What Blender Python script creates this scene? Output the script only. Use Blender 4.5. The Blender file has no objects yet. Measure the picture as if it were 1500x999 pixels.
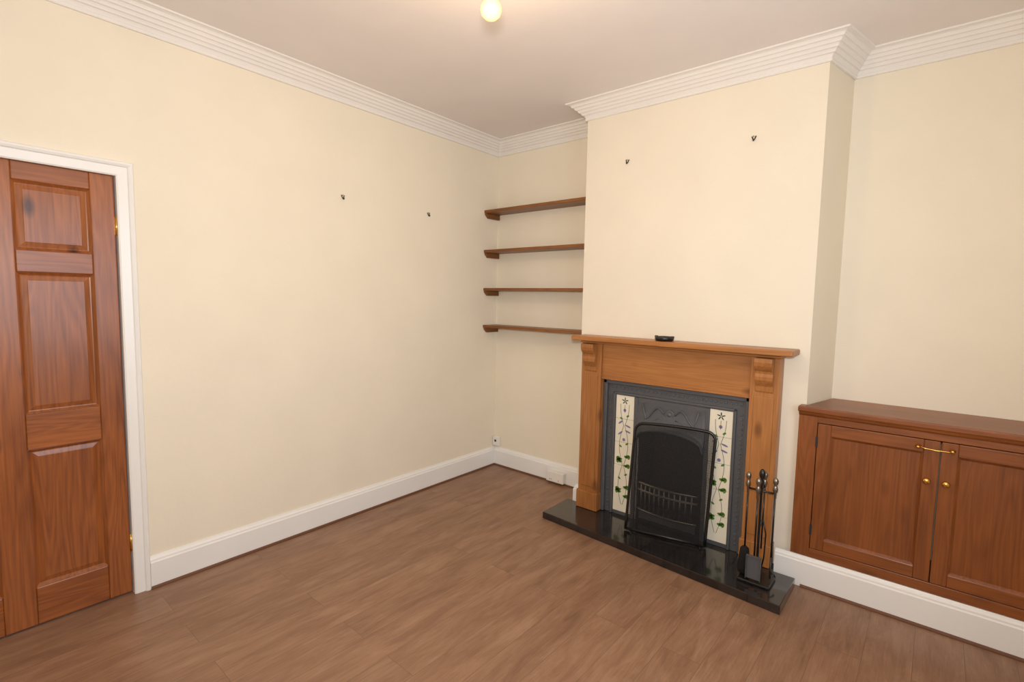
import bpy, random
from math import *
from mathutils import Vector, Matrix
random.seed(4)
scene=bpy.context.scene
coll=bpy.context.collection
ANG=.014
# ------------------------------------------------------------------ helpers
def link(o): coll.objects.link(o); return o
def group(name,org=(0,0,0),rz=0.0):
    e=bpy.data.objects.new(name,None); e.empty_display_size=.05
    e.location=Matrix.Rotation(rz,3,'Z')@Vector(org); e.rotation_euler=(0,0,rz)
    link(e); e['org']=list(org); return e
def mk(name,verts,faces,mat,parent=None,bevel=0,smooth=False,rz=0.0,seg=2,mats=None,fm=None):
    me=bpy.data.meshes.new(name)
    org=Vector(parent['org']) if parent is not None else Vector((0,0,0))
    me.from_pydata([tuple(Vector(v)-org) for v in verts],[],faces)
    me.materials.append(mat)
    if mats:
        for m in mats: me.materials.append(m)
        for p,i in zip(me.polygons,fm): p.material_index=i
    import bmesh
    bm=bmesh.new(); bm.from_mesh(me); bmesh.ops.recalc_face_normals(bm,faces=bm.faces); bm.to_mesh(me); bm.free()
    if smooth:
        for p in me.polygons: p.use_smooth=True
    me.update()
    o=link(bpy.data.objects.new(name,me))
    if parent is not None: o.parent=parent
    else: o.rotation_euler=(0,0,rz)
    if bevel:
        b=o.modifiers.new('bevel','BEVEL'); b.width=bevel; b.segments=seg; b.limit_method='ANGLE'; b.angle_limit=radians(40)
    return o
BF=[(0,1,2,3),(7,6,5,4),(0,4,5,1),(1,5,6,2),(2,6,7,3),(3,7,4,0)]
def bxs(name,boxes,mat,parent=None,bevel=0,rz=0.0,seg=2):
    V=[];F=[]
    for (x0,x1,y0,y1,z0,z1) in boxes:
        n=len(V)
        V+=[(x0,y0,z0),(x1,y0,z0),(x1,y1,z0),(x0,y1,z0),(x0,y0,z1),(x1,y0,z1),(x1,y1,z1),(x0,y1,z1)]
        F+=[tuple(i+n for i in f) for f in BF]
    return mk(name,V,F,mat,parent,bevel,False,rz,seg)
def prism(name,poly,axis,a0,a1,mat,parent=None,bevel=0,rz=0.0,smooth=False):
    n=len(poly);V=[]
    for a in (a0,a1):
        for (u,v) in poly:
            V.append((a,u,v) if axis=='x' else ((u,a,v) if axis=='y' else (u,v,a)))
    F=[tuple(range(n)),tuple(reversed(range(n,2*n)))]+[(i,(i+1)%n,(i+1)%n+n,i+n) for i in range(n)]
    return mk(name,V,F,mat,parent,bevel,smooth,rz)
def lathe(name,prof,c,mat,parent=None,axis='z',n=24,smooth=True):
    V=[];F=[]
    for (r,h) in prof:
        for i in range(n):
            a=2*pi*i/n; p=(r*cos(a),r*sin(a),h)
            if axis=='x': p=(h,p[0],p[1])
            if axis=='y': p=(p[0],h,p[1])
            V.append((p[0]+c[0],p[1]+c[1],p[2]+c[2]))
    m=len(prof)
    for j in range(m-1):
        for i in range(n): F.append((j*n+i,j*n+(i+1)%n,(j+1)*n+(i+1)%n,(j+1)*n+i))
    F.append(tuple(range(n)));F.append(tuple(range((m-1)*n,m*n)))
    return mk(name,V,F,mat,parent,0,smooth)
def tube(name,paths,r,mat,parent=None,n=8,closed=False):
    V=[];F=[]
    for pts in paths:
        pts=[Vector(p) for p in pts];b=len(V);m=len(pts)
        ref=None
        for i,p in enumerate(pts):
            if closed: t=(pts[(i+1)%m]-pts[i-1])
            else: t=(pts[min(i+1,m-1)]-pts[max(i-1,0)])
            t.normalize()
            if ref is None:
                ref=Vector((0,0,1)) if abs(t.z)<.9 else Vector((1,0,0))
            u=(ref-t*ref.dot(t)).normalized(); w=t.cross(u); ref=u
            for k in range(n):
                a=2*pi*k/n; V.append(tuple(p+(u*cos(a)+w*sin(a))*r))
        for j in range(m if closed else m-1):
            j2=(j+1)%m
            for k in range(n): F.append((b+j*n+k,b+j*n+(k+1)%n,b+j2*n+(k+1)%n,b+j2*n+k))
        if not closed:
            F.append(tuple(b+k for k in range(n)));F.append(tuple(b+(m-1)*n+k for k in range(n)))
    return mk(name,V,F,mat,parent,0,True)
def sweep(name,path,prof,mat,closed=False,parent=None):
    """profile (out,z) swept along a 2-D wall path with mitred corners; out = right of travel"""
    P=[Vector(p) for p in path];m=len(P);V=[];F=[];n=len(prof)
    for i in range(m):
        dn=[]
        if closed or i>0: dn.append((P[i]-P[i-1]).normalized())
        if closed or i<m-1: dn.append((P[(i+1)%m]-P[i]).normalized())
        ns=[Vector((d.y,-d.x)) for d in dn]
        if len(ns)==2:
            s=ns[0]+ns[1]; s=s/(s.dot(ns[0]))
        else: s=ns[0]
        for (o,z) in prof: V.append((P[i].x+s.x*o,P[i].y+s.y*o,z))
    for j in range(m if closed else m-1):
        j2=(j+1)%m
        for k in range(n):
            k2=(k+1)%n
            F.append((j*n+k,j*n+k2,j2*n+k2,j2*n+k))
    if not closed:
        F.append(tuple(range(n)));F.append(tuple(range((m-1)*n,m*n)))
    return mk(name,V,F,mat,parent)
def lin(c): return tuple((x/12.92 if x<=.04045 else ((x+.055)/1.055)**2.4) for x in [v/255 for v in c])+(1,)
# ------------------------------------------------------------------ materials
def base(name,col,rough=.5,metal=0,spec=.5,coat=0,bump=None):
    m=bpy.data.materials.new(name);m.use_nodes=True;nt=m.node_tree;b=nt.nodes['Principled BSDF']
    b.inputs['Base Color'].default_value=lin(col);b.inputs['Roughness'].default_value=rough
    b.inputs['Metallic'].default_value=metal;b.inputs['Specular IOR Level'].default_value=spec
    b.inputs['Coat Weight'].default_value=coat;b.inputs['Coat Roughness'].default_value=.15
    tc=nt.nodes.new('ShaderNodeTexCoord')
    if bump:
        n=nt.nodes.new('ShaderNodeTexNoise');n.inputs['Scale'].default_value=bump[0];n.inputs['Detail'].default_value=4
        bp=nt.nodes.new('ShaderNodeBump');bp.inputs['Strength'].default_value=bump[1];bp.inputs['Distance'].default_value=bump[2] if len(bump)>2 else .002
        nt.links.new(tc.outputs['Object'],n.inputs['Vector']);nt.links.new(n.outputs['Fac'],bp.inputs['Height']);nt.links.new(bp.outputs['Normal'],b.inputs['Normal'])
    n2=nt.nodes.new('ShaderNodeTexNoise');n2.inputs['Scale'].default_value=3.;n2.inputs['Detail'].default_value=3
    mx=nt.nodes.new('ShaderNodeMix');mx.data_type='RGBA'
    c=lin(col);mx.inputs[6].default_value=tuple(x*.95 for x in c[:3])+(1,);mx.inputs[7].default_value=tuple(min(1,x*1.04) for x in c[:3])+(1,)
    nt.links.new(tc.outputs['Object'],n2.inputs['Vector']);nt.links.new(n2.outputs['Fac'],mx.inputs[0]);nt.links.new(mx.outputs[2],b.inputs['Base Color'])
    return m
def wood(name,dark,light,axis,rough=.32,knots=1.0,coat=.3,seed=0,fine=1.0):
    m=bpy.data.materials.new(name);m.use_nodes=True;nt=m.node_tree;b=nt.nodes['Principled BSDF'];N=nt.nodes.new;Lk=nt.links.new
    b.inputs['Roughness'].default_value=rough;b.inputs['Coat Weight'].default_value=coat;b.inputs['Coat Roughness'].default_value=.2
    tc=N('ShaderNodeTexCoord')
    def mp(a,c):
        q=N('ShaderNodeMapping');s=[c,c,c];s['xyz'.index(axis)]=a;q.inputs['Scale'].default_value=s;q.inputs['Location'].default_value=(seed*1.7,seed*.9,seed*2.3)
        Lk(tc.outputs['Object'],q.inputs['Vector']);return q
    q1=mp(.6,7*fine);n1=N('ShaderNodeTexNoise');n1.inputs['Scale'].default_value=1.6;n1.inputs['Detail'].default_value=1.5;n1.inputs['Distortion'].default_value=.3;Lk(q1.outputs[0],n1.inputs['Vector'])
    q2=mp(5,130*fine);n2=N('ShaderNodeTexNoise');n2.inputs['Scale'].default_value=1.;n2.inputs['Detail'].default_value=3;Lk(q2.outputs[0],n2.inputs['Vector'])
    q4=mp(.5,2.5);n4=N('ShaderNodeTexNoise');n4.inputs['Scale'].default_value=1.5;n4.inputs['Detail'].default_value=2;Lk(q4.outputs[0],n4.inputs['Vector'])
    mu=N('ShaderNodeMath');mu.operation='MULTIPLY';mu.inputs[1].default_value=12;Lk(n1.outputs['Fac'],mu.inputs[0])
    fr=N('ShaderNodeMath');fr.operation='PINGPONG';fr.inputs[1].default_value=.5;Lk(mu.outputs[0],fr.inputs[0])
    ad=N('ShaderNodeMath');ad.operation='MULTIPLY_ADD';ad.inputs[1].default_value=.26;Lk(fr.outputs[0],ad.inputs[0])
    ad2=N('ShaderNodeMath');ad2.operation='MULTIPLY_ADD';ad2.inputs[1].default_value=.37;Lk(n2.outputs['Fac'],ad2.inputs[0])
    ad3=N('ShaderNodeMath');ad3.operation='MULTIPLY';ad3.inputs[1].default_value=.55;Lk(n4.outputs['Fac'],ad3.inputs[0]);Lk(ad3.outputs[0],ad2.inputs[2]);Lk(ad2.outputs[0],ad.inputs[2])
    r=N('ShaderNodeValToRGB');e=r.color_ramp.elements;e[0].position=.3;e[0].color=lin(dark);e[1].position=.72;e[1].color=lin(light);Lk(ad.outputs[0],r.inputs[0])
    out=r.outputs[0]
    if knots>0:
        q3=mp(3.0,6.5);v=N('ShaderNodeTexVoronoi');v.inputs['Scale'].default_value=1.;v.inputs['Randomness'].default_value=1;Lk(q3.outputs[0],v.inputs['Vector'])
        kr=N('ShaderNodeMapRange');kr.inputs[1].default_value=.06;kr.inputs[2].default_value=.17;kr.inputs[3].default_value=min(1,knots*.8);kr.inputs[4].default_value=0;Lk(v.outputs['Distance'],kr.inputs[0])
        mx=N('ShaderNodeMix');mx.data_type='RGBA';d=lin(dark);mx.inputs[7].default_value=(d[0]*.28,d[1]*.2,d[2]*.2,1);Lk(kr.outputs[0],mx.inputs[0]);Lk(out,mx.inputs[6]);out=mx.outputs[2]
    Lk(out,b.inputs['Base Color'])
    bp=N('ShaderNodeBump');bp.inputs['Strength'].default_value=.12;bp.inputs['Distance'].default_value=.001;Lk(n2.outputs['Fac'],bp.inputs['Height']);Lk(bp.outputs[0],b.inputs['Normal'])
    return m
WALL=base('cream_paint',(241,233,215),.85,spec=.2,bump=(60,.25,.002))
CEIL=base('ceiling_paint',(240,234,232),.9,spec=.2,bump=(25,.2,.002))
WHITE=base('white_gloss',(243,243,241),.3,coat=.2)
CORN=base('cornice_paint',(240,237,233),.8,spec=.2)
def wset(pref,dark,light,**k): return {a:wood(pref+'_'+a,dark,light,a,seed=i+k.get('sd',0),**{q:v for q,v in k.items() if q!='sd'}) for i,a in enumerate('xyz')}
DOORW=wset('door_pine',(112,58,24),(172,100,46),rough=.34,coat=.3,knots=1.1)
SURR=wset('surround_pine',(144,90,44),(184,124,68),rough=.42,coat=.15,knots=.7,sd=5)
CUPW=wset('cupboard_wood',(104,54,20),(150,86,38),rough=.4,coat=.15,knots=.3,sd=9)
SHELF=wset('shelf_wood',(104,60,24),(146,92,42),rough=.45,coat=.1,knots=.2,sd=12)
IRON=base('cast_iron',(96,98,102),.48,metal=.35,bump=(90,.5,.002))
IRON_D=base('cast_iron_dark',(44,44,46),.6,metal=.2,bump=(60,.6,.003))
SOOT=base('sooty_brick',(30,28,27),.95,bump=(30,.8,.01))
BLACK=base('black_enamel',(16,16,17),.35,coat=.2)
WIRE=base('black_wire',(30,30,31),.5)
BRASS=base('polished_brass',(226,180,96),.22,metal=1)
STEEL=base('pewter_metal',(150,146,140),.3,metal=1)
BEAD=base('brown_bead',(104,66,42),.5)
PLASTIC=base('white_plastic',(238,236,230),.35)
TILE=base('cream_glazed_tile',(238,232,212),.15,coat=.4)
GREEN=base('leaf_green_glaze',(92,132,56),.25)
PURP=base('lilac_glaze',(128,120,160),.25)
DGREEN=base('dark_green_glaze',(54,72,56),.25)
BRIST=base('bristle_black',(14,12,11),.9)
def hearthmat():
    m=bpy.data.materials.new('black_quarry_tile');m.use_nodes=True;nt=m.node_tree;b=nt.nodes['Principled BSDF'];N=nt.nodes.new;Lk=nt.links.new
    tc=N('ShaderNodeTexCoord');mp=N('ShaderNodeMapping');mp.inputs['Location'].default_value=(.725,-.165,0)
    Lk(tc.outputs['Object'],mp.inputs[0])
    br=N('ShaderNodeTexBrick');br.offset=0;br.inputs['Scale'].default_value=1;br.inputs['Brick Width'].default_value=.1425;br.inputs['Row Height'].default_value=.152;br.inputs['Mortar Size'].default_value=.003
    br.inputs['Color1'].default_value=lin((30,27,26));br.inputs['Color2'].default_value=lin((48,43,41));br.inputs['Mortar'].default_value=lin((10,9,9));Lk(mp.outputs[0],br.inputs['Vector'])
    Lk(br.outputs['Color'],b.inputs['Base Color']);b.inputs['Roughness'].default_value=.15;b.inputs['Coat Weight'].default_value=.5;b.inputs['Coat Roughness'].default_value=.08
    n=N('ShaderNodeTexNoise');n.inputs['Scale'].default_value=9;Lk(tc.outputs['Object'],n.inputs['Vector'])
    ma=N('ShaderNodeMath');ma.operation='MULTIPLY_ADD';ma.inputs[1].default_value=-1;Lk(br.outputs['Fac'],ma.inputs[0]);Lk(n.outputs['Fac'],ma.inputs[2])
    bp=N('ShaderNodeBump');bp.inputs['Strength'].default_value=.5;bp.inputs['Distance'].default_value=.002;Lk(ma.outputs[0],bp.inputs['Height']);Lk(bp.outputs[0],b.inputs['Normal'])
    return m
HEARTH=hearthmat()
def floormat():
    m=bpy.data.materials.new('oak_laminate');m.use_nodes=True;nt=m.node_tree;b=nt.nodes['Principled BSDF'];N=nt.nodes.new;Lk=nt.links.new
    tc=N('ShaderNodeTexCoord');sw=N('ShaderNodeMapping');sw.inputs['Rotation'].default_value=(0,0,radians(90));Lk(tc.outputs['Object'],sw.inputs[0])
    br=N('ShaderNodeTexBrick');br.offset=.37;br.offset_frequency=2;br.inputs['Scale'].default_value=1;br.inputs['Brick Width'].default_value=1.25;br.inputs['Row Height'].default_value=.16
    br.inputs['Mortar Size'].default_value=.0008;br.inputs['Mortar Smooth'].default_value=.3;br.inputs['Color1'].default_value=(0,0,0,1);br.inputs['Color2'].default_value=(1,1,1,1);br.inputs['Mortar'].default_value=(.5,.5,.5,1)
    Lk(sw.outputs[0],br.inputs['Vector'])
    vm=N('ShaderNodeVectorMath');vm.operation='SCALE';vm.inputs[3].default_value=13.;Lk(br.outputs['Color'],vm.inputs[0])
    va=N('ShaderNodeVectorMath');va.operation='ADD';Lk(sw.outputs[0],va.inputs[0]);Lk(vm.outputs[0],va.inputs[1])
    m1=N('ShaderNodeMapping');m1.inputs['Scale'].default_value=(2.2,9,1);Lk(va.outputs[0],m1.inputs[0])
    n1=N('ShaderNodeTexNoise');n1.inputs['Scale'].default_value=1.6;n1.inputs['Detail'].default_value=7;n1.inputs['Roughness'].default_value=.65;n1.inputs['Distortion'].default_value=.5;Lk(m1.outputs[0],n1.inputs['Vector'])
    m2=N('ShaderNodeMapping');m2.inputs['Scale'].default_value=(10,140,1);Lk(va.outputs[0],m2.inputs[0])
    n2=N('ShaderNodeTexNoise');n2.inputs['Scale'].default_value=1.;n2.inputs['Detail'].default_value=3;Lk(m2.outputs[0],n2.inputs['Vector'])
    a=N('ShaderNodeMath');a.operation='MULTIPLY_ADD';a.inputs[1].default_value=.75;Lk(n1.outputs['Fac'],a.inputs[0])
    a2=N('ShaderNodeMath');a2.operation='MULTIPLY';a2.inputs[1].default_value=.25;Lk(n2.outputs['Fac'],a2.inputs[0]);Lk(a2.outputs[0],a.inputs[2])
    r=N('ShaderNodeValToRGB');e=r.color_ramp.elements;e[0].position=.3;e[0].color=lin((122,89,67));e[1].position=.7;e[1].color=lin((165,131,104))
    x=e.new(.5);x.color=lin((147,111,85));Lk(a.outputs[0],r.inputs[0])
    sp=N('ShaderNodeSeparateColor');Lk(br.outputs['Color'],sp.inputs[0])
    mr=N('ShaderNodeMapRange');mr.inputs[3].default_value=.94;mr.inputs[4].default_value=1.04;Lk(sp.outputs[0],mr.inputs[0])
    sc=N('ShaderNodeVectorMath');sc.operation='SCALE';Lk(r.outputs[0],sc.inputs[0]);Lk(mr.outputs[0],sc.inputs[3])
    mx=N('ShaderNodeMix');mx.data_type='RGBA';mx.inputs[7].default_value=lin((108,78,58));Lk(br.outputs['Fac'],mx.inputs[0]);Lk(sc.outputs[0],mx.inputs[6]);Lk(mx.outputs[2],b.inputs['Base Color'])
    b.inputs['Roughness'].default_value=.4;b.inputs['Specular IOR Level'].default_value=.45
    bp=N('ShaderNodeBump');bp.inputs['Strength'].default_value=.1;bp.inputs['Distance'].default_value=.001;Lk(n2.outputs['Fac'],bp.inputs['Height']);Lk(bp.outputs[0],b.inputs['Normal'])
    return m
FLOOR=floormat()
# ------------------------------------------------------------------ room shell
a,b,b2,d,g,XR,YR,ZC=1.034,2.384,2.452,.285,.02,3.47,-3.9,2.69
bxs('floor',[(-.3,XR+.15,YR-.15,.2,-.1,0)],FLOOR)
bxs('ceiling',[(-.3,XR+.15,YR-.15,.2,ZC,ZC+.1)],CEIL)
DY0,DY1,DT=-3.365,-2.575,1.945     # door opening
bxs('wall_left',[(-.12,0,DY1,.15,0,ZC),(-.12,0,DY0,DY1,DT,ZC),(-.12,0,YR-.05,DY0,0,ZC)],WALL,rz=ANG)
bxs('wall_back',[(-.1,a+.02,0,.15,0,ZC),(a+.02,XR+.1,g,.15,0,ZC)],WALL)
WX0,WX1,WZ0,WZ1=-2.75,-1.55,.9,2.2   # window in the right wall (outside the photo)
bxs('wall_right',[(XR,XR+.12,WX1,g,0,ZC),(XR,XR+.12,YR-.1,WX0,0,ZC),(XR,XR+.12,WX0,WX1,0,WZ0),(XR,XR+.12,WX0,WX1,WZ1,ZC)],WALL)
bxs('wall_front',[(-.1,XR+.1,YR-.12,YR,0,ZC)],WALL)
OX0,OX1,OZ=1.47,1.89,.68
V=[];F=[]
def hx(p):
    pl,z0,z1=p;n=len(V)
    for z in (z0,z1):
        for q in pl: V.append((q[0],q[1],z))
    F.extend([tuple(i+n for i in f) for f in BF])
hx(([(a,-d),(OX0,-d),(OX0,.01),(a,.01)],0,ZC))
hx(([(OX1,-d),(b,-d),(b2,.03),(OX1,.03)],0,ZC))
hx(([(OX0,-d),(OX1,-d),(OX1,.01),(OX0,.01)],OZ,ZC))
mk('chimney_breast',V,F,WALL)
# cornice: stepped, reeded profile
cp=[(0,-.102),(.010,-.102),(.013,-.097),(.013,-.090),(.010,-.086)]
steps=5
ox,oz_=.012,-.084
for i in range(steps):
    w_,h_=.0165,.0145
    cp+=[(ox,oz_),(ox+.004,oz_+h_*.55),(ox+.009,oz_+h_*.9),(ox+w_,oz_+h_),(ox+w_,oz_+h_+.001)]
    ox+=w_;oz_+=h_+.0005
cp+=[(.102,-.008),(.108,-.007),(.110,0),(0,0)]
cp=[(o,ZC+z) for o,z in cp]
xl=lambda y:-ANG*y
room=[(xl(YR),YR),(0,0),(a,0),(a,-d),(b,-d),(b2,g),(XR,g),(XR,YR)]
sweep('cornice_trim',room,cp,CORN,closed=True)
def bbp(h,t=.02): return [(0,.0),(t,.0),(t,h-.03),(t-.004,h-.024),(t-.005,h-.016),(t-.011,h-.008),(t-.014,h),(0,h)]
HB=.156
def skirt(name,path,h=HB): sweep(name,path,bbp(h),WHITE)
skirt('baseboard_left',[(xl(-2.515),-2.515),(0,0)])
skirt('baseboard_back',[(0.018,0),(a,0),(a,-d),(1.088,-d)])
skirt('baseboard_cupboard',[(2.295,-.33),(XR,-.33)])
skirt('baseboard_right',[(XR,-.36),(XR,YR)])
skirt('baseboard_front',[(XR-.02,YR),(.07,YR)])
bead=lambda t:[(t,0),(t+.012,0),(t+.011,.006),(t+.006,.011),(t,.012)]
sweep('trim_bead_left',[(xl(-2.515),-2.515),(0,0),(.96,0)],bead(.0202),BEAD)
sweep('trim_bead_right',[(2.42,-.33),(XR,-.33)],bead(.0202),BEAD)
# ------------------------------------------------------------------ door (left wall)
D=group('door_1',(0,-2.96,0),ANG)
y1=-2.583;y0=-3.345;st=.085
pz=[(.17,.765),(.915,1.50),(1.59,1.865)]
xf,xb=-.012,-.052
px=[(y0+st,-3.012),(-2.912,y1-st)]
bxs('stiles',[(xb,xf,y1-st,y1,.008,1.94),(xb,xf,y0,y0+st,.008,1.94),(xb,xf,-3.012,-2.912,.008,1.94)],DOORW['z'],D,.004)
rl=[]
for (ya,yb) in px:
    zz=.008
    for (za,zb) in pz+[(1.94,None)]:
        rl.append((xb,xf-.0005,ya,yb,zz,za)); zz=zb
bxs('rails',rl,DOORW['y'],D,.004)
V=[];F=[]
for (ya,yb) in px:
    for (za,zb) in pz:
        n=len(V)
        def ring(i,x): return [(x,ya+i,za+i),(x,yb-i,za+i),(x,yb-i,zb-i),(x,ya+i,zb-i)]
        rs=ring(0,xf-.003)+ring(.010,xf-.013)+ring(.014,xf-.014)+ring(.030,xf-.010)+ring(.033,xf-.009)
        V+=rs
        for r_ in range(4):
            for i in range(4): F.append((n+r_*4+i,n+r_*4+(i+1)%4,n+r_*4+4+(i+1)%4,n+r_*4+4+i))
        F.append((n+16,n+17,n+18,n+19))
mk('raised_panels',V,F,DOORW['z'],D)
for hz in (1.72,.25):
    bxs('hinge_plate',[(xf-.002,xf+.002,y1-.004,y1+.008,hz-.04,hz+.04)],BRASS,D)
    tube('hinge_pin',[[(xf+.005,y1+.002,hz-.042),(xf+.005,y1+.002,hz+.042)]],.005,BRASS,D)
lathe('door_knob',[(.028,0),(.028,.004),(.010,.008),(.009,.03),(.02,.036),(.027,.05),(.024,.062),(.008,.067)],(xf,-3.30,.95),BRASS,D,axis='x')
A=group('trim_door_frame',(0,-2.96,0),ANG)
bxs('door_lining',[(-.12,.0,DY1-.004,DY1,0,DT),(-.12,.0,DY0,DY0+.004,0,DT),(-.12,0,DY0,DY1,DT-.003,DT)],WHITE,A)
ap=[(0,0),(0,.010),(.006,.014),(.040,.016),(.044,.022),(.052,.026),(.060,.024),(.064,.016),(.066,0)]
def arch(ya,yb,zt):
    V=[];F=[];n=len(ap)
    corners=[(yb,0,1,0),(yb,zt,1,1),(ya,zt,-1,1),(ya,0,-1,0)]
    for (y,z,sy,sz) in corners:
        for (w,x) in ap: V.append((x,y+sy*w,z+sz*w))
    for j in range(3):
        for k in range(n):
            k2=(k+1)%n;F.append((j*n+k,j*n+k2,(j+1)*n+k2,(j+1)*n+k))
    F.append(tuple(range(n)));F.append(tuple(range(3*n,4*n)))
    mk('architrave',V,F,WHITE,A)
arch(-3.363,-2.579,1.938)
# ------------------------------------------------------------------ window on the right wall
Wn=group('window_1',(XR,-2.15,1.5))
fw=.06
bxs('window_frame',[(XR+.04,XR+.1,WX0,WX0+fw,WZ0,WZ1),(XR+.04,XR+.1,WX1-fw,WX1,WZ0,WZ1),(XR+.04,XR+.1,WX0,WX1,WZ0,WZ0+fw),(XR+.04,XR+.1,WX0,WX1,WZ1-fw,WZ1),(XR+.05,XR+.09,WX0,WX1,1.53,1.58)],WHITE,Wn,.004)
bxs('window_sill',[(XR-.06,XR+.04,WX0-.05,WX1+.05,WZ0-.03,WZ0)],WHITE,Wn,.006)
# ------------------------------------------------------------------ alcove shelves
for zt in (2.135,1.818,1.51,1.208):
    S=group('alcove_shelf',(.5,-.08,zt))
    yf=-.168
    bxs('board',[(.0035,a-.002,yf,-.001,zt-.022,zt)],SHELF['x'],S,.002)
    prism('left_batten',[(-.002,zt-.0225),(-.002,zt-.062),(yf+.035,zt-.062),(yf+.006,zt-.034),(yf+.006,zt-.0225)],'x',.0045,.026,SHELF['y'],S,.001)
    prism('right_batten',[(-.002,zt-.0225),(-.002,zt-.062),(yf+.035,zt-.062),(yf+.006,zt-.034),(yf+.006,zt-.0225)],'x',a-.024,a-.002,SHELF['y'],S,.001)
# ------------------------------------------------------------------ hearth
HZ=.045
Hh=group('hearth_slab',(1.7,-.45,0))
prism('tile_slab',[(.975,-d-.021),(.975,-.60),(2.40,-.69),(2.40,-.375),(2.292,-.375),(2.292,-d-.002),(1.09,-d-.002),(1.09,-d-.021)],'z',0.001,HZ,HEARTH,Hh,.003)
# ------------------------------------------------------------------ surround
Fp=group('fireplace_surround',(1.69,-.33,HZ))
lx0,lx1,rx0,rx1=1.09,1.235,2.13,2.272
mz=1.20
fy=-.362
yb_=-d-.002
for (x0,x1) in ((lx0,lx1),(rx0,rx1)):
    bxs('leg',[(x0,x1,fy,yb_,HZ+.001,1.150)],SURR['z'],Fp,.004)
    bxs('leg_face',[(x0+.022,x1-.022,fy-.006,fy+.002,.20,.945)],SURR['z'],Fp,.005)
    bxs('plinth',[(x0-.006,x1+.006,fy-.012,yb_,HZ+.001,.165)],SURR['z'],Fp,.004)
    cs=[(fy,1.150),(fy-.062,1.150),(fy-.064,1.128),(fy-.058,1.108),(fy-.046,1.092),(fy-.034,1.08),(fy-.030,1.068),(fy-.034,1.052),(fy-.032,1.034),(fy-.022,1.018),(fy-.010,1.0),(fy-.006,.975),(fy,.965)]
    prism('corbel',cs,'x',x0+.028,x1-.028,SURR['z'],Fp,.003)
bxs('frieze',[(lx1,rx0,-.343,yb_,.925,1.150)],SURR['x'],Fp,.002)
bxs('frieze_bead',[(lx1,rx0,-.350,-.343,.925,.937)],SURR['x'],Fp,.002)
bxs('bed_mould',[(lx0-.008,rx1+.008,fy-.010,yb_,1.150,1.170)],SURR['x'],Fp,.005)
bxs('mantel_shelf',[(1.06,2.34,-.452,yb_,1.170,mz)],SURR['x'],Fp,.007,seg=3)
# ------------------------------------------------------------------ cast iron insert
I=group('cast_iron_fireplace_insert',(1.68,-.3,HZ))
ix0,ix1,iz0,iz1=1.2355,2.1295,HZ+.001,.924
yi=-.300
TX=[(1.322,1.449),(1.913,2.040)]; TZ0,TZ1=.07,.83
cx0,cx1=1.472,1.890
bxs('outer_frame',[(ix0,ix0+.028,yi-.022,yb_,iz0,iz1),(ix1-.028,ix1,yi-.022,yb_,iz0,iz1),(ix0,ix1,yi-.022,yb_,iz1-.028,iz1)],IRON,I,.006)
bxs('face_plate',[(ix0+.028,TX[0][0],yi,yb_,iz0,iz1-.028),(TX[1][1],ix1-.028,yi,yb_,iz0,iz1-.028),(TX[0][0],TX[1][1],yi,yb_,TZ1,iz1-.028),(TX[0][0],TX[0][1],yi,yb_,iz0,TZ0),(TX[1][0],TX[1][1],yi,yb_,iz0,TZ0)],IRON,I,.001)
bxs('inner_bead',[(TX[0][0]-.018,TX[0][0]-.002,yi-.014,yi,iz0,TZ1+.018),(TX[1][1]+.002,TX[1][1]+.018,yi-.014,yi,iz0,TZ1+.018),(TX[0][0]-.018,TX[1][1]+.018,yi-.014,yi,TZ1+.002,TZ1+.018)],IRON,I,.005)
orn=[]
for i in range(30):
    x=ix0+.05+i*(ix1-ix0-.10)/29; orn.append((x-.007,x+.007,yi-.007,yi,iz1-.056,iz1-.042))
for i in range(28):
    z=.09+i*.027
    for x in (ix0+.046,ix1-.046): orn.append((x-.006,x+.006,yi-.006,yi,z-.007,z+.007))
bxs('relief_ornament',orn,IRON,I,.004)
bxs('jamb',[(TX[0][1],cx0,yi-.010,yb_,iz0,TZ1),(cx1,TX[1][0],yi-.010,yb_,iz0,TZ1)],IRON,I,.003)
V=[];F=[];n=24
for i in range(n+1):
    t=i/n;x=cx0+(cx1-cx0)*t;s=max(0,sin(pi*t))
    zb=.56+.09*s**.35 if s>1e-6 else .56
    rows=[(TZ1,yi-.002),(TZ1-.02,yi-.006),(TZ1-.03,yi-.004),(zb+.04,yi-.02-.012*s),(zb+.016,yi-.026-.014*s),(zb+.014,yi-.036-.014*s),(zb,yi-.036-.014*s),(zb,yb_)]
    for (z,y) in rows: V.append((x,y,z))
m=8
for i in range(n):
    for k in range(m-1): F.append((i*m+k,i*m+k+1,(i+1)*m+k+1,(i+1)*m+k))
mk('hood',V,F,IRON,I,0,True)
hc=(cx0+cx1)/2
lathe('hood_rosette',[(.030,-.012),(.030,-.016),(.022,-.020),(.018,-.016),(.010,-.022),(.002,-.024)],(hc,yi,.755),IRON,I,axis='y')
ps=[]
for s in (-1,1):
    ps.append([(hc+s*(.035+.12*t),yi-.016-.004*t,.755+.035*sin(t*pi*1.6)-.01*t) for t in [i/14 for i in range(15)]])
    ps.append([(hc+s*(.175-.05*t),yi-.014,.80-.17*t) for t in (0,.5,1)])
    ps.append([(hc+s*(.04+.05*sin(u)),yi-.02,.705+.022*cos(u)) for u in [i*.45 for i in range(9)]])
tube('hood_scrolls',ps,.005,IRON,I)
bxs('firebox_lining',[(OX0+.001,OX0+.012,-.27,.005,HZ,OZ-.002),(OX1-.012,OX1-.001,-.27,.005,HZ,OZ-.002),(OX0+.012,OX1-.012,-.06,-.045,HZ,OZ-.002),(OX0+.012,OX1-.012,-.27,-.045,OZ-.012,OZ-.002),(OX0+.012,OX1-.012,-.285,-.045,.002,HZ+.02)],SOOT,I)
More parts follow.
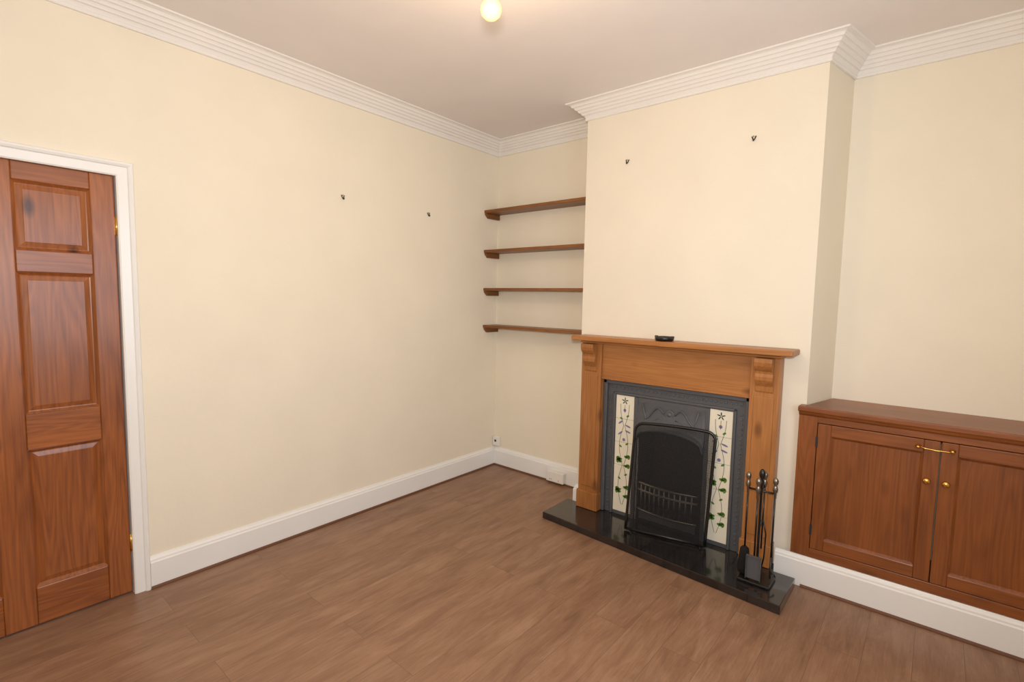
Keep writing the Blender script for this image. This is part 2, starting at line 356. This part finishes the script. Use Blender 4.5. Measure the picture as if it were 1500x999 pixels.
def arcx(z,dep,x0=cx0+.02,x1=cx1-.02,k=16): return [(x0+(x1-x0)*i/k,-.305-dep*sin(pi*i/k),z) for i in range(k+1)]
tube('grate_rails',[arcx(.30,.035),arcx(.13,.035),arcx(.255,.035)],.008,STEEL,I)
bars=[]
for i in range(1,12):
    t=i/12;x=cx0+.02+(cx1-cx0-.04)*t;y=-.305-.035*sin(pi*t);bars.append([(x,y,.13),(x,y,.30)])
tube('grate_bars',bars,.0055,STEEL,I)
bxs('ash_pan_front',[(cx0+.03,cx1-.03,-.30,-.29,HZ+.021,.115)],IRON,I,.004)
tl=[]
for (x0,x1) in TX:
    for k in range(5):
        z0=TZ0+k*.152; tl.append((x0+.001,x1-.001,yi-.004,yb_,z0+.0008,z0+.1512))
bxs('cream_tiles',tl,TILE,I,.0012)
def disc(c,rx,rz,ang,n=12):
    return [(c[0]+rx*cos(t)*cos(ang)-rz*sin(t)*sin(ang),c[1],c[2]+rx*cos(t)*sin(ang)+rz*sin(t)*cos(ang)) for t in [2*pi*i/n for i in range(n)]]
def discs(name,ds,mat):
    V=[];F=[]
    for D_ in ds:
        n=len(V);V+=D_;F.append(tuple(range(n,n+len(D_))))
    mk(name,V,F,mat,I)
stems=[];lv=[];pu=[];dk=[];yt=yi-.0052
for (x0,x1) in TX:
    xc=(x0+x1)/2
    for s in (-1,1):
        stems.append([(xc+s*(.026*abs(sin(u*2.1))+.004),yt,.12+u*.172) for u in [i*.1 for i in range(39)]])
    stems.append([(xc,yt,.72),(xc,yt,.77)])
    for k in range(5):
        an=pi/2+k*2*pi/5; dk.append(disc((xc+.013*cos(an),yt-.0004,.795+.013*sin(an)),.011,.0035,an))
    for (z,s) in ((.40,-1),(.435,1),(.375,1),(.415,-1),(.20,-1),(.235,1),(.175,1),(.215,-1)):
        for q in (-1,0,1): lv.append(disc((xc+s*.030+q*.010,yt-.0003,z+.007*(1-abs(q))),.014,.008,s*.5+q*.8))
    for (z,s) in ((.60,1),(.635,1),(.655,-1),(.585,-1)):
        pu.append(disc((xc+s*.026,yt-.0003,z),.020,.0055,-s*.5+.2))
    for z in (.735,.545): pu.append(disc((xc,yt-.0004,z),.010,.010,0))
    for (z,s) in ((.50,-1),(.32,1),(.29,-1),(.70,1),(.68,-1),(.52,1)): lv.append(disc((xc+s*.022,yt-.0003,z),.011,.006,s*.6))
tube('tile_vines',stems,.0011,DGREEN,I,n=5)
discs('tile_leaves',lv,GREEN);discs('tile_flowers',pu,PURP);discs('tile_stars',dk,DGREEN)
# ------------------------------------------------------------------ fireguard
FG=group('fireguard_screen',(1.72,-.42,HZ))
pL=Vector((1.505,-.475,HZ+.009));pR=Vector((1.945,-.375,HZ+.009))
ux=(pR-pL);wd=ux.length;ux.normalize()
up=Vector((0.02,.09,.995)).normalized()
hh=.655
def P3(u,v):
    p=pL+ux*u+up*v; return (p.x,p.y,p.z)
def topv(u):
    r=.045
    e=min(u,wd-u)
    z=hh-.010*((2*u/wd-1)**2)
    if e<r: z-= r-sqrt(max(0,r*r-(r-e)**2))
    return z
fr=[P3(0,0)]+[P3(0,hh*k/10) for k in range(1,9)]
us=[0]+[.045*(1-cos(pi/2*i/6)) for i in range(1,6)]+[.045+(wd-.09)*i/14 for i in range(15)]+[wd-.045*(1-cos(pi/2*(6-i)/6)) for i in range(1,6)]+[wd]
fr+=[P3(u,topv(u)) for u in us]
fr+=[P3(wd,hh*k/10) for k in range(8,-1,-1)]
tube('frame',[fr,[P3(0,.004),P3(wd,.004)]],.0085,BLACK,FG)
V=[];F=[];sp=.0065
def wire(p,q,w,off):
    p=Vector(p);q=Vector(q);t=(q-p).normalized();nn=ux.cross(up).normalized();s=t.cross(nn)*w
    n=len(V)
    for c in (p,q):
        for e in (s+nn*w,-s+nn*w,-s-nn*w,s-nn*w): V.append(tuple(c+e+nn*off))
    F.extend([(n,n+1,n+5,n+4),(n+1,n+2,n+6,n+5),(n+2,n+3,n+7,n+6),(n+3,n,n+4,n+7)])
k=1
while k*sp<wd:
    wire(P3(k*sp,0),P3(k*sp,topv(k*sp)),.0009,0);k+=1
k=1
while k*sp<hh-.002:
    v=k*sp;u0=0
    while topv(u0)<v and u0<.06:u0+=.002
    wire(P3(u0,v),P3(wd-u0,v),.0009,.0009);k+=1
mk('wire_mesh',V,F,WIRE,FG)
tube('feet',[[P3(.03,.0),(P3(.03,0)[0]+.02,P3(.03,0)[1]-.035,HZ+.006)],[P3(wd-.03,.0),(P3(wd-.03,0)[0]+.02,P3(wd-.03,0)[1]-.035,HZ+.006)]],.005,BLACK,FG)
# ------------------------------------------------------------------ companion set
C=group('fireside_companion_set',(2.25,-.53,HZ))
bx,by=2.255,-.525
bxs('base_plate',[(bx-.075,bx+.075,by-.07,by+.07,HZ+.001,HZ+.018)],BLACK,C,.006)
lathe('stem',[(.02,0),(.012,.01),(.008,.02),(.006,.05),(.006,.47),(.010,.475),(.010,.49),(.006,.50),(.013,.515),(.015,.53),(.010,.545),(.003,.552)],(bx,by,HZ+.018),BLACK,C)
tube('hanger_cross',[[(bx-.055,by,HZ+.46),(bx+.055,by,HZ+.46)],[(bx,by-.055,HZ+.46),(bx,by+.055,HZ+.46)]],.005,BLACK,C)
hand=[(.003,0),(.006,.004),(.006,.03),(.010,.036),(.012,.05),(.008,.062),(.006,.068),(.011,.078),(.013,.09),(.009,.10),(.003,.106)]
for i,(dx,dy) in enumerate(((-.055,0),(.055,0),(0,-.055),(0,.055))):
    x,y=bx+dx*1.12,by+dy*1.12
    tube('tool_rod',[[(x,y,HZ+.14),(x,y,HZ+.45)]],.0042,BLACK,C)
    lathe('tool_handle',hand,(x,y,HZ+.435),STEEL,C,n=14)
    if i==0:
        lathe('brush_head',[(.010,.155),(.020,.145),(.022,.13),(.030,.05),(.028,.022)],(x,y,HZ),BRIST,C)
    if i==2:
        bxs('shovel_pan',[(x-.032,x+.032,y-.004,y-.001,HZ+.03,HZ+.15),(x-.034,x-.031,y-.016,y-.001,HZ+.03,HZ+.15),(x+.031,x+.034,y-.016,y-.001,HZ+.03,HZ+.15),(x-.034,x+.034,y-.016,y-.001,HZ+.147,HZ+.15)],IRON,C,.001)
    if i==1:
        tube('poker_tip',[[(x,y,HZ+.14),(x,y,HZ+.04),(x,y,HZ+.03)],[(x,y,HZ+.07),(x+.018,y,HZ+.055),(x+.022,y,HZ+.045)]],.004,BLACK,C)
    if i==3:
        tube('tongs_arms',[[(x,y,HZ+.30),(x-.018,y,HZ+.22),(x-.016,y,HZ+.10),(x-.004,y,HZ+.03)],[(x,y,HZ+.30),(x+.018,y,HZ+.22),(x+.016,y,HZ+.10),(x+.004,y,HZ+.03)]],.0035,BLACK,C)
# ------------------------------------------------------------------ ashtray on mantel
T=group('ashtray',(1.66,-.385,mz))
lathe('dish',[(.044,.0005),(.050,.003),(.053,.012),(.055,.024),(.050,.026),(.045,.024),(.042,.010),(.002,.008)],(1.66,-.385,mz),BLACK,T,n=32)
bxs('cigarette_rests',[(1.60+.002,1.62,-.39,-.38,mz+.02,mz+.03),(1.70,1.718,-.39,-.38,mz+.02,mz+.03)],BLACK,T,.002)
# ------------------------------------------------------------------ cupboard
Cb=group('alcove_cupboard',(2.9,-.33,HB))
cy=-.33;cx0_,cx1_=2.362,XR-.002;tz=.922
pl=[(cx0_-.004,cy-.022),(cx1_,cy-.022),(cx1_,g-.002),(b2+.002,g-.002),(b+.004,-d-.002),(cx0_-.004,-d-.002)]
prism('cupboard_top',pl,'z',tz-.028,tz,CUPW['x'],Cb,.006)
prism('top_moulding',[(cy-.014,tz-.028),(cy-.010,tz-.040),(cy-.002,tz-.048),(cy,tz-.048),(cy,tz-.028)],'x',cx0_,cx1_,CUPW['x'],Cb)
d0,dm,d1=2.447,2.912,3.377;dz0,dz1=.205,.842
bxs('frame_stiles',[(cx0_,d0-.003,cy,-d-.002,HB+.0005,tz-.028),(d1+.003,cx1_,cy,-d-.002,HB+.0005,tz-.028)],CUPW['z'],Cb,.002)
bxs('frame_rails',[(d0-.003,d1+.003,cy,-d-.002,HB+.0005,dz0-.003),(d0-.003,d1+.003,cy,-d-.002,dz1+.003,tz-.028)],CUPW['x'],Cb,.002)
bxs('carcass',[(b2+.01,cx1_,cy+.03,-.02,HB+.01,HB+.03)],CUPW['x'],Cb)
sw=.056
for (x0,x1) in ((d0,dm-.002),(dm+.002,d1)):
    dr='door_leaf'
    bxs(dr+'_stiles',[(x0,x0+sw,cy-.002,cy+.016,dz0,dz1),(x1-sw,x1,cy-.002,cy+.016,dz0,dz1)],CUPW['z'],Cb,.003)
    bxs(dr+'_rails',[(x0+sw,x1-sw,cy-.002,cy+.016,dz0,dz0+sw),(x0+sw,x1-sw,cy-.002,cy+.016,dz1-sw,dz1)],CUPW['x'],Cb,.003)
    F=[]
    xa,xb2,za,zb=x0+sw,x1-sw,dz0+sw,dz1-sw
    def ring(i,y): return [(xa+i,y,za+i),(xb2-i,y,za+i),(xb2-i,y,zb-i),(xa+i,y,zb-i)]
    V=ring(0,cy)+ring(.004,cy+.003)+ring(.010,cy+.009)+ring(.012,cy+.009)
    for r_ in range(3):
        for i in range(4): F.append((r_*4+i,r_*4+(i+1)%4,r_*4+4+(i+1)%4,r_*4+4+i))
    F.append((12,13,14,15))
    mk(dr+'_panel',V,F,CUPW['z'],Cb)
kp=[(.009,0),(.009,-.003),(.005,-.006),(.005,-.014),(.011,-.018),(.0145,-.025),(.011,-.031),(.003,-.033)]
for x in (2.873,2.938): lathe('brass_knob',kp,(x,cy-.002,.665),BRASS,Cb,axis='y',n=20)
tube('latch_hook',[[(2.835,cy-.014,.812),(2.86,cy-.014,.806),(2.90,cy-.014,.804),(2.945,cy-.014,.806),(2.955,cy-.014,.798)]],.0028,BRASS,Cb)
for x in (2.835,2.95):
    lathe('latch_rose',[(.011,0),(.011,-.003),(.005,-.006),(.005,-.016),(.008,-.02),(.006,-.026),(.002,-.027)],(x,cy-.002,.81),BRASS,Cb,axis='y',n=16)
for z in (.30,.75):
    bxs('butt_hinge',[(d0-.006,d0+.004,cy-.005,cy-.001,z-.025,z+.025)],IRON_D,Cb)
# ------------------------------------------------------------------ picture hooks
def hook(x,y,z,face):
    H=group('picture_hook',(x,y,z),ANG if face=='x' else 0)
    def q(u,o,w): return (x+o,y+u,z+w) if face=='x' else (x+u,y-o,z+w)
    tube('hook_wire',[[q(-.010,.0035,.012),q(-.004,.004,-.004),q(0,.008,-.012),q(.004,.004,-.004),q(.010,.0035,.012)],[q(0,.004,-.008),q(0,.016,-.014),q(0,.018,-.004)]],.0028,IRON_D,H,n=6)
    tube('pin',[[q(-.001,.001,.010),q(-.001,.008,.013)]],.003,BRASS,H,n=6)
hook(0,-1.45,2.03,'x');hook(0,-.76,2.02,'x');hook(1.33,-d,2.285,'y');hook(2.06,-d,2.29,'y')
# ------------------------------------------------------------------ sockets
S1=group('wall_socket',(.045,0,.21))
bxs('back_box',[(.005,.075,-.030,-.001,.170,.250)],PLASTIC,S1,.006)
bxs('outlet',[(.030,.048,-.033,-.029,.205,.222)],IRON_D,S1,.001)
S2=group('double_socket',(.69,-.03,.06))
bxs('back_box',[(.605,.765,-.062,-.021,.018,.100)],PLASTIC,S2,.006)
bxs('rocker_switches',[(.655,.667,-.065,-.061,.07,.085),(.703,.715,-.065,-.061,.07,.085)],PLASTIC,S2,.001)
bxs('pin_slots',[(.64,.644,-.0625,-.0615,.035,.043),(.655,.659,-.0625,-.0615,.035,.043),(.72,.724,-.0625,-.0615,.035,.043)],IRON_D,S2)
# ------------------------------------------------------------------ pendant bulb
LX,LY,LZ=1.61,-1.84,2.435
Lp=group('ceiling_pendant_bulb',(LX,LY,ZC))
em=bpy.data.materials.new('warm_bulb_glow');em.use_nodes=True;nt=em.node_tree;nt.nodes.clear();e=nt.nodes.new('ShaderNodeEmission');e.inputs[0].default_value=(1,.70,.26,1);oo=nt.nodes.new('ShaderNodeOutputMaterial');nt.links.new(e.outputs[0],oo.inputs[0])
lw=nt.nodes.new('ShaderNodeLayerWeight');lw.inputs[0].default_value=.5
mr=nt.nodes.new('ShaderNodeMapRange');mr.inputs[3].default_value=4;mr.inputs[4].default_value=1.2;nt.links.new(lw.outputs['Facing'],mr.inputs[0]);nt.links.new(mr.outputs[0],e.inputs[1])
lathe('ceiling_rose',[(.045,0),(.045,-.008),(.03,-.02),(.012,-.028)],(LX,LY,ZC),PLASTIC,Lp)
tube('flex',[[(LX,LY,ZC-.02),(LX,LY,LZ+.10)]],.0035,PLASTIC,Lp)
lathe('lamp_holder',[(.008,.115),(.017,.105),(.018,.05),(.021,.047),(.021,.035),(.014,.033)],(LX,LY,LZ),PLASTIC,Lp)
lathe('bulb_glass',[(.013,.036),(.017,.028),(.027,.015),(.036,-.002),(.037,-.014),(.032,-.030),(.020,-.041),(.003,-.045)],(LX,LY,LZ),em,Lp,n=32)
pl_=bpy.data.lights.new('bulb_light','POINT');pl_.energy=30;pl_.color=(1,.68,.38);pl_.shadow_soft_size=.047
po=link(bpy.data.objects.new('bulb_light',pl_));po.location=(LX,LY,LZ-.012)
# ------------------------------------------------------------------ lights
def area(name,loc,rot,size,power,col,shape='DISK',sy=None):
    l=bpy.data.lights.new(name,'AREA');l.energy=power;l.color=col;l.shape=shape;l.size=size
    if sy: l.size_y=sy
    o=link(bpy.data.objects.new(name,l));o.location=loc;o.rotation_euler=rot;return o
f_px=738.2;yaw,pit,rol=.7010,.0844,.0185
Fv=Vector((-sin(yaw)*cos(pit),cos(yaw)*cos(pit),-sin(pit)));Rt=Vector((cos(yaw),sin(yaw),0));U=Rt.cross(Fv)
R2=Rt*cos(rol)+U*sin(rol);U2=R2.cross(Fv)
cd=bpy.data.cameras.new('camera');cam=link(bpy.data.objects.new('camera',cd))
cd.sensor_width=36;cd.sensor_fit='HORIZONTAL';cd.lens=f_px/1500*36;cd.clip_start=.02
M=Matrix(((R2.x,U2.x,-Fv.x,2.8645),(R2.y,U2.y,-Fv.y,-3.1811),(R2.z,U2.z,-Fv.z,1.43),(0,0,0,1)))
cam.matrix_world=M;scene.camera=cam
area('camera_flash',(2.87,-3.22,1.58),(radians(98),0,yaw),.14,35,(1,.94,.88))
area('window_daylight',(XR-.01,-2.15,1.55),(0,radians(90),0),1.25,19,(.72,.86,1),'RECTANGLE',1.15)
w=bpy.data.worlds.new('dusk');scene.world=w;w.use_nodes=True;w.node_tree.nodes['Background'].inputs[0].default_value=(.25,.33,.5,1);w.node_tree.nodes['Background'].inputs[1].default_value=.6
scene.view_settings.view_transform='Standard'
